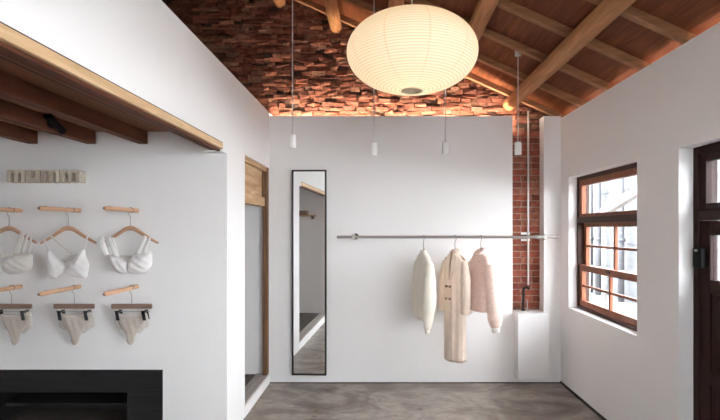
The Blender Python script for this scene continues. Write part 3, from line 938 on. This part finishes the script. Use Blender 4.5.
def extrude(mb, pts, y0, y1):
    n = len(pts)
    vs = [(x, y0, z) for x, z in pts] + [(x, y1, z) for x, z in pts]
    fs = [tuple(range(n)), tuple(range(2 * n - 1, n - 1, -1))]
    for i in range(n):
        fs.append((i, (i + 1) % n, n + (i + 1) % n, n + i))
    mb.add(vs, fs)


def m_shape(x0, x1, z0, z1):
    W_ = x1 - x0
    st = W_ * 0.205
    sl = (W_ - 3 * st) / 2
    pts = [(x0, z0)]
    h_ = z0 + (z1 - z0) * 0.76
    x = x0
    for k in range(2):
        a_, b_ = x + st, x + st + sl
        r = sl / 2
        pts.append((a_, z0))
        for q in range(7):
            an = PI - q / 6 * PI
            pts.append((a_ + r + r * math.cos(an), h_ - r + r * math.sin(an)))
        pts.append((b_, z0))
        x = b_
    pts.append((x1, z0))
    r = W_ * 0.16
    for q in range(6):
        an = q / 5 * PI / 2
        pts.append((x1 - r + r * math.cos(an), z1 - r + r * math.sin(an)))
    # notch between the arches
    xm = (x0 + x1) / 2
    pts += [(xm + 0.010, z1), (xm, z1 - 0.006), (xm - 0.010, z1)]
    pts += [(x0 + 0.006, z1), (x0, z1 - 0.006)]
    return pts


def u_shape(x0, x1, z0, z1):
    W_ = x1 - x0
    st = W_ * 0.33
    sl = W_ - 2 * st
    r = sl / 2
    h_ = z0 + (z1 - z0) * 0.34
    R = W_ * 0.24
    pts = []
    for q in range(6):
        an = PI + q / 5 * PI / 2
        pts.append((x0 + R + R * math.cos(an), z0 + R + R * math.sin(an)))
    pts += [(x1, z0), (x1, z1), (x1 - st, z1)]
    for q in range(7):
        an = 0 - q / 6 * PI
        pts.append((x0 + st + r + r * math.cos(an), h_ + r + r * math.sin(an)))
    pts += [(x0 + st, z1), (x0, z1)]
    return pts


yfl = 3.277
sg = thing('wall_sign', (P(44, 0, yfl).x, YN, P(0, 177, yfl).z), 'row of thick beige block letters on the wall above the bras', 'sign')
zb_, zt_ = P(0, 182.2, yfl).z, P(0, 169.8, yfl).z
for (a_, b_, ch) in ((6.6, 24.6, 'm'), (25.4, 39.6, 'u'), (40.6, 59.2, 'm'), (60.0, 79.2, 'm')):
    mb = MB()
    extrude(mb, (m_shape if ch == 'm' else u_shape)(P(a_, 0, yfl).x, P(b_, 0, yfl).x, zb_, zt_), yfl, YN - 0.0005)
    mb.build('letter', M['sign'], sg, bevel=0.004)

# ------------------------------------------------------------------ black surround low in the niche wall
fs_ = thing('recess_surround', (-2.25, YN, 0.09), 'black wooden surround of the low recess under the hanging briefs', 'surround')
MB().box((-2.985, YN - 0.014, 0.354), (-1.517, YN + 0.02, 0.511)).build('surround_head', M['blackwood'], fs_, bevel=0.002)
for (a_, b_) in ((-1.761, -1.517), (-2.985, -2.74)):
    MB().box((a_, YN - 0.0135, 0.094), (b_, YN + 0.02, 0.3535)).build('surround_side', M['blackwood'], fs_, bevel=0.002)
MB().box((-1.505, YN - 0.004, 0.094), (-1.516, YN - 0.0005, 0.515)).box((-2.985, YN - 0.004, 0.5115), (-1.505, YN - 0.0005, 0.517)).build('edge_trim', M['white'], fs_)
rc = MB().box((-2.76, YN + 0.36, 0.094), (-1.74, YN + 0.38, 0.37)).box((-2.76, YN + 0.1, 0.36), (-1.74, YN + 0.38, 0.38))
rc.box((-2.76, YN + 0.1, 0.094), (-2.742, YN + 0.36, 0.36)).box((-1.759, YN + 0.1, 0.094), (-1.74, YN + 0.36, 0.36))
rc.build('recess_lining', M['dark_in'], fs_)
MB().box((-2.66, YN + 0.05, 0.235), (-1.762, YN + 0.355, 0.255)).build('recess_shelf', M['blackwood'], fs_)

# ------------------------------------------------------------------ pegs, hangers, underwear
COLX = (-1.698, -2.10, -2.51)
COLN = ('rightmost', 'middle', 'leftmost')
PZ = (P(0, 210.5, YN).z, P(0, 286.5, YN).z)


def peg(x, z, lab, group):
    p = thing('wall_peg', (x, YN, z), lab, 'peg', group)
    pts = [(0, -0.0005, 0), (0, -0.06, 0), (0, -0.2, 0), (0, -0.375, 0), (0, -0.392, 0), (0, -0.40, 0)]
    MB().tube(pts, [0.015, 0.0145, 0.0145, 0.0145, 0.0125, 0.007], 20).build('peg_bar', M['peg'], p, smooth=False, local=True)
    MB().tube([(0, -0.3995, 0), (0, -0.4035, 0)], 0.0075, 14).build('peg_tip', M['walnut'], p, local=True)
    MB().tube([(0.0, -0.34, 0.0135), (0.0, -0.34, 0.0165)], 0.006, 12).build('peg_hole', M['walnut'], p, local=True)
    MB().tube([(0, -0.082, 0), (0, -0.074, 0)], 0.0157, 20).build('peg_ring', M['walnut'], p, local=True)
    return p


GU, GL = 'pegs over the bras', 'pegs over the briefs'
what_u = ('white ruffle strap bra', 'white thin strap bra', 'cream wide strap bra')
what_l = ('rightmost briefs', 'middle briefs', 'leftmost briefs')
for i, x in enumerate(COLX):
    peg(x, PZ[0], 'round wooden wall peg holding the %s' % what_u[i], GU)
    peg(x, PZ[1], 'round wooden wall peg in the lower row holding the %s' % what_l[i], GL)

YH = 3.290          # depth of the hangers


def hook_pts(z0, ztop):
    """wire hook in the hanger's plane (local), neck z0, hangs over a peg of radius 15 mm centred at ztop"""
    pts = [(0, 0, z0), (0, 0, ztop - 0.045), (-0.008, 0, ztop - 0.034), (-0.0185, 0, ztop - 0.012), (-0.0185, 0, ztop)]
    for k in range(1, 9):
        a = PI - k / 8 * PI
        pts.append((0.0185 * math.cos(a), 0, ztop + 0.0185 * math.sin(a)))
    pts.append((0.0185, 0, ztop - 0.012))
    return pts


def bra_hanger(x, lab):
    h = thing('clothes_hanger', (x, YH, PZ[0]), lab, 'hanger', 'wooden bra hangers')
    zc = -0.122
    MB().tube(hook_pts(zc, 0), 0.0022, 8).build('hook', M['steel'], h, smooth=True, local=True)
    pts = catmull([(-0.192, 0, zc - 0.103), (-0.175, 0, zc - 0.095), (-0.115, 0, zc - 0.061), (-0.055, 0, zc - 0.022), (-0.02, 0, zc - 0.004), (0.02, 0, zc - 0.004), (0.055, 0, zc - 0.022), (0.115, 0, zc - 0.061), (0.175, 0, zc - 0.095), (0.192, 0, zc - 0.103)], 5)
    m_ = len(pts)
    rs = [0.0065 + 0.0095 * (1 - abs(2 * i / (m_ - 1) - 1)) for i in range(m_)]
    MB().tube(pts, rs, 14, flat=0.65, up=(0, 1, 0)).build('hanger_arm', M['hanger'], h, smooth=True, local=True)
    return h


def clip_hanger(x, lab):
    h = thing('clip_hanger', (x, YH, PZ[1]), lab, 'hanger', 'brown clip hangers')
    zc = -0.114
    MB().tube(hook_pts(zc, 0), 0.0022, 8).build('hook', M['steel'], h, smooth=True, local=True)
    MB().box((-0.140, -0.008, zc - 0.030), (0.140, 0.008, zc + 0.004)).build('hanger_bar', M['walnut'], h, bevel=0.006, local=True)
    MB().tube([(-0.122, 0, zc - 0.024), (-0.122, 0, zc - 0.050), (0.122, 0, zc - 0.050), (0.122, 0, zc - 0.024)], 0.0018, 8).build('wire', M['steel'], h, local=True)
    for sx in (-1, 1):
        q = 0.010 * sx * (1 if sx < 0 else -1) * -1
        c = MB()
        for (fy, gy) in ((-0.030, -0.023), (0.020, 0.027)):
            vs = [(0.090 * sx - 0.012 + dx_ + (0.012 if zz < -0.08 else 0.0), yy, zc + zz) for zz in (-0.106, -0.040) for (dx_, yy) in ((0, fy), (0.022, fy), (0.022, gy), (0, gy))]
            c.add(vs, [(0, 3, 2, 1), (4, 5, 6, 7), (0, 1, 5, 4), (1, 2, 6, 5), (2, 3, 7, 6), (3, 0, 4, 7)])
        c.tube([(0.090 * sx + 0.002, -0.028, zc - 0.050), (0.090 * sx + 0.002, 0.026, zc - 0.050)], 0.008, 10)
        c.build('clip', M['black_clip'], h, bevel=0.002, local=True)
    return h


def puff(mb, outline, Y, depth, back=0.004, center=None, folds=(0, 0, 0), n=5, rings=9, pw=0.7, bend=None):
    """soft cup: outline in picture pixels at depth Y, swelling towards the room"""
    o = [P(x, y, Y) for x, y in outline]
    o = catmull(o, n, True)
    c = P(*center, Y) if center else sum(o, Vector()) / len(o)
    m_ = len(o)
    rows = []
    amp, freq, ang = folds
    for k in range(1, rings + 1):
        r = k / rings
        row = []
        for q in o:
            p = c + (q - c) * r
            d = depth * max(0.0, 1 - r ** 2.2) ** pw
            if amp:
                d += amp * math.sin(freq * (p.x * math.cos(ang) + p.z * math.sin(ang)) * 100) * (1 - r ** 4)
            row.append((p.x, p.y - d - 0.002, p.z))
        rows.append(row)
    vs = [(c.x, c.y - depth - 0.002, c.z)] + [p for row in rows for p in row]
    fs = [(0, 1 + j, 1 + (j + 1) % m_) for j in range(m_)]
    for k in range(rings - 1):
        for j in range(m_):
            a_ = 1 + k * m_
            fs.append((a_ + j, a_ + m_ + j, a_ + m_ + (j + 1) % m_, a_ + (j + 1) % m_))
    b0 = len(vs)
    vs += [(q.x, q.y + back, q.z) for q in o]
    l0 = 1 + (rings - 1) * m_
    for j in range(m_):
        fs.append((l0 + j, b0 + j, b0 + (j + 1) % m_, l0 + (j + 1) % m_))
    fs.append(tuple(b0 + j for j in range(m_)))
    mb.add(vs, fs)
    return mb


def strap(mb, pts, width, Y, dy=0.0, thick=0.25, n=5):
    """flat ribbon through picture points (x, y, forward offset)"""
    q = [P(p[0], p[1], Y) + Vector((0, -(p[2] if len(p) > 2 else 0.0) + dy, 0)) for p in pts]
    q = catmull(q, n)
    ws = width if isinstance(width, (list, tuple)) else [width] * 2
    m_ = len(q)
    rs = []
    for i in range(m_):
        t = i / (m_ - 1) * (len(ws) - 1)
        k = min(int(t), len(ws) - 2)
        rs.append((ws[k] + (ws[k + 1] - ws[k]) * (t - k)) / 2)
    mb.tube(q, rs, 12, flat=thick, up=(0, 1, 0))
    return mb


YC = 3.272
# right: ruffled shoulder straps
bra_hanger(COLX[0] - 0.012, 'wooden hanger holding the white ruffle strap bra')
b = thing('bra', P(131, 264, YC), 'white gathered bra with wide ruffle straps on the hanger nearest the wall corner', 'bra', 'bras on the upper row')
puff(MB(), [(110.5, 256), (116, 256.5), (123, 259), (128.5, 262), (129, 268), (126, 272.5), (119, 273), (113, 268), (110, 262)], YC, 0.035, folds=(0.003, 1.6, 0.6)).build('cup', M['bra'], b, smooth=True)
puff(MB(), [(126.5, 264), (131, 258), (138, 253), (145, 251), (151, 252.5), (152, 258), (151.5, 266), (146, 272), (138, 274), (130, 273), (126.5, 270)], YC, 0.040, folds=(0.0045, 1.5, 1.0)).build('cup', M['bra'], b, smooth=True)
strap(strap(MB(), [(103, 237, .03), (105, 245, .03), (107.5, 255, .01)], [0.040, 0.048, 0.03], YC, thick=0.3), [(107, 237, .0), (108, 247, -.004)], [0.02, 0.03], YC).build('ruffle', M['bra'], b, smooth=True)
strap(strap(MB(), [(110, 236.5, .012), (113.5, 247, .016), (117.5, 257, .012)], [0.022, 0.028, 0.032], YC), [(113, 237.5, .006), (116, 247, .010), (119.5, 257.5, .008)], 0.016, YC).build('strap', M['bra'], b, smooth=True)
strap(strap(MB(), [(146.5, 236, .013), (142.5, 244, .016), (138.5, 255, .014)], [0.026, 0.030, 0.036], YC), [(150.5, 237.5, .006), (147, 246, .008), (144, 255, .010)], [0.018, 0.024], YC).build('strap', M['bra'], b, smooth=True)
strap(MB(), [(112, 257, -.018), (122, 256.5, -.020), (133, 257, -.020), (150, 257, -.018)], 0.016, YC, thick=0.2).build('back_band', M['bra_cream'], b, smooth=True)
# middle: thin straps
bra_hanger(COLX[1] - 0.036, 'wooden hanger holding the white thin strap bra')
b = thing('bra', P(67, 266, YC), 'white triangle bra with thin crossed straps on the middle hanger', 'bra', 'bras on the upper row')
puff(MB(), [(49, 250), (53, 254), (59, 259.5), (64.5, 267), (62, 273), (58, 276), (56, 278.5), (51, 278.5), (49, 272), (47.5, 263), (47.5, 256)], YC, 0.036, center=(54.5, 266), folds=(0.002, 1.5, 0.2)).build('cup', M['bra'], b, smooth=True)
puff(MB(), [(84, 248.5), (85.5, 256), (89, 264), (88, 271), (86, 278.5), (80, 278), (72, 276.5), (66, 273.5), (64.5, 269), (70, 262.5), (77, 256)], YC, 0.038, center=(78, 267), folds=(0.002, 1.5, 0.9)).build('cup', M['bra'], b, smooth=True)
strap(MB(), [(44.3, 234, .010), (46.5, 243, .012), (49.3, 251, .005)], [0.011, 0.012, 0.018], YC).build('strap', M['bra'], b, smooth=True)
strap(MB(), [(89, 234, .010), (87, 242, .012), (84.3, 250, .005)], [0.011, 0.012, 0.018], YC).build('strap', M['bra'], b, smooth=True)
strap(MB(), [(49.5, 235.5, -.006), (58, 243.5, -.010), (67, 251, -.012), (74, 256, -.012)], 0.012, YC).build('back_strap', M['bra_cream'], b, smooth=True)
strap(strap(MB(), [(50, 268, -.020), (66, 257, -.018), (76, 254.5, -.018)], 0.018, YC, thick=0.15), [(62, 262, -.020), (72, 259, -.02), (84, 266, -.018)], 0.016, YC, thick=0.15).build('back_band', M['bra_cream'], b, smooth=True)
# left: wide straps
bra_hanger(COLX[2] - 0.032, 'wooden hanger holding the cream wide strap bra')
b = thing('bra', P(8, 264, YC), 'cream gathered bra with wide straps cut by the left picture edge', 'bra', 'bras on the upper row')
puff(MB(), [(2.5, 265), (8, 258.5), (14, 255), (21, 252.5), (31, 254), (32.5, 260), (31.5, 268), (26, 272), (17, 274), (8, 273.5), (3, 270)], YC, 0.042, folds=(0.004, 1.5, 1.0)).build('cup', M['bra_cream'], b, smooth=True)
puff(MB(), [(-14, 255), (-8, 256), (-2, 260), (3.5, 265), (3, 270.5), (-2, 273), (-10, 272), (-15, 265)], YC, 0.038, folds=(0.003, 1.5, 0.5)).build('cup', M['bra_cream'], b, smooth=True)
strap(strap(MB(), [(24, 233, .013), (20.5, 243, .016), (17.5, 255, .012)], [0.034, 0.040, 0.044], YC), [(28.5, 234, .006), (25, 244, .008), (22, 255, .006)], [0.022, 0.024], YC).build('strap', M['bra_cream'], b, smooth=True)
strap(MB(), [(31.5, 235.5, .0), (29.5, 245, -.004), (27, 255, -.004)], 0.018, YC).build('strap', M['bra_cream'], b, smooth=True)
strap(MB(), [(-6, 236, .012), (-1, 246, .012), (3, 256, .004)], 0.024, YC).build('strap', M['bra_cream'], b, smooth=True)
strap(MB(), [(-12, 258, -.018), (4, 256.5, -.020), (20, 256, -.018)], 0.03, YC, thick=0.15).build('back_band', M['bra_cream'], b, smooth=True)

# briefs
clip_hanger(COLX[0] - 0.004, 'brown clip hanger holding the rightmost beige briefs')
clip_hanger(COLX[1] + 0.004, 'brown clip hanger holding the middle beige briefs')
clip_hanger(COLX[2] - 0.016, 'brown clip hanger holding the leftmost beige briefs')


def briefs(dx, w, lab, deep, side):
    b = thing('briefs', P(131 + dx, 328, YH), lab, 'briefs', 'briefs on the lower row')
    S = lambda pts: [(131 + dx + (q[0] - 131) * w, *q[1:]) for q in pts]
    puff(MB(), S([(119.5, 314), (131, 314.5), (145, 313.8), (146.5, 319), (144, 324.5), (139.5, 330), (136.5, 336), (135, 342 + deep), (131.5, 345 + deep), (128.5, 342 + deep), (127, 334), (122, 327), (118.5, 320)]), YH - 0.006, 0.010, center=(131 + dx, 325), folds=(0.0018, 1.4, 0.3)).build('front_panel', M['panty'], b, smooth=True)
    puff(MB(), S([(117.5, 315), (123, 315), (124.5, 327), (121.5, 329.5), (117, 325)]), YH + 0.008, 0.004, folds=(0.001, 2, 0)).build('side_panel', M['panty_pale'], b, smooth=True)
    puff(MB(), S([(140, 314.5), (147.5, 313), (150 + side, 325), (147, 328), (141, 333), (138, 330)]), YH + 0.008, 0.004, folds=(0.001, 2, 0)).build('side_panel', M['panty_pale'], b, smooth=True)
    strap(MB(), S([(119, 315, 0.008), (131, 315.8, 0.012), (146, 314.8, 0.008)]), 0.012, YH - 0.004, thick=0.3).build('waistband', M['panty_pale'], b, smooth=True)


briefs(-1.2, 1.0, 'pale beige briefs hanging rightmost below the bras', 0, 0)
briefs(-57, 1.05, 'pale beige briefs hanging in the middle below the bras', 0, 0.8)
briefs(-117, 1.0, 'pale beige briefs hanging leftmost, cut by the picture edge', 0, -1)

# ------------------------------------------------------------------ light
wd = bpy.data.worlds.new('sky')
bpy.context.scene.world = wd
wd.use_nodes = True
bg = wd.node_tree.nodes['Background']
bg.inputs['Color'].default_value = (0.94, 0.97, 1.0, 1)
bg.inputs['Strength'].default_value = 15.0


# ------------------------------------------------------------------ camera and view
cam = bpy.data.cameras.new('camera')
cam.sensor_width = 36
cam.lens = 36 * F / 720
cam.shift_x = -(CX - 360) / 720
cam.shift_y = (CY - 210) / 720
cam.clip_start = 0.02
co = bpy.data.objects.new('camera', cam)
co.location = (0, 0, H)
co.rotation_euler = (PI / 2, 0, 0)
C.objects.link(co)
sc = bpy.context.scene
sc.camera = co
sc.view_settings.view_transform = 'Standard'
sc.view_settings.look = 'None'
sc.view_settings.gamma = 1
sc.view_settings.use_curve_mapping = False
sc.view_settings.exposure = 0.40
try:
    sc.cycles.use_denoising = True
    sc.cycles.max_bounces = 12
    sc.cycles.diffuse_bounces = 8
    sc.cycles.transparent_max_bounces = 12
except Exception:
    pass
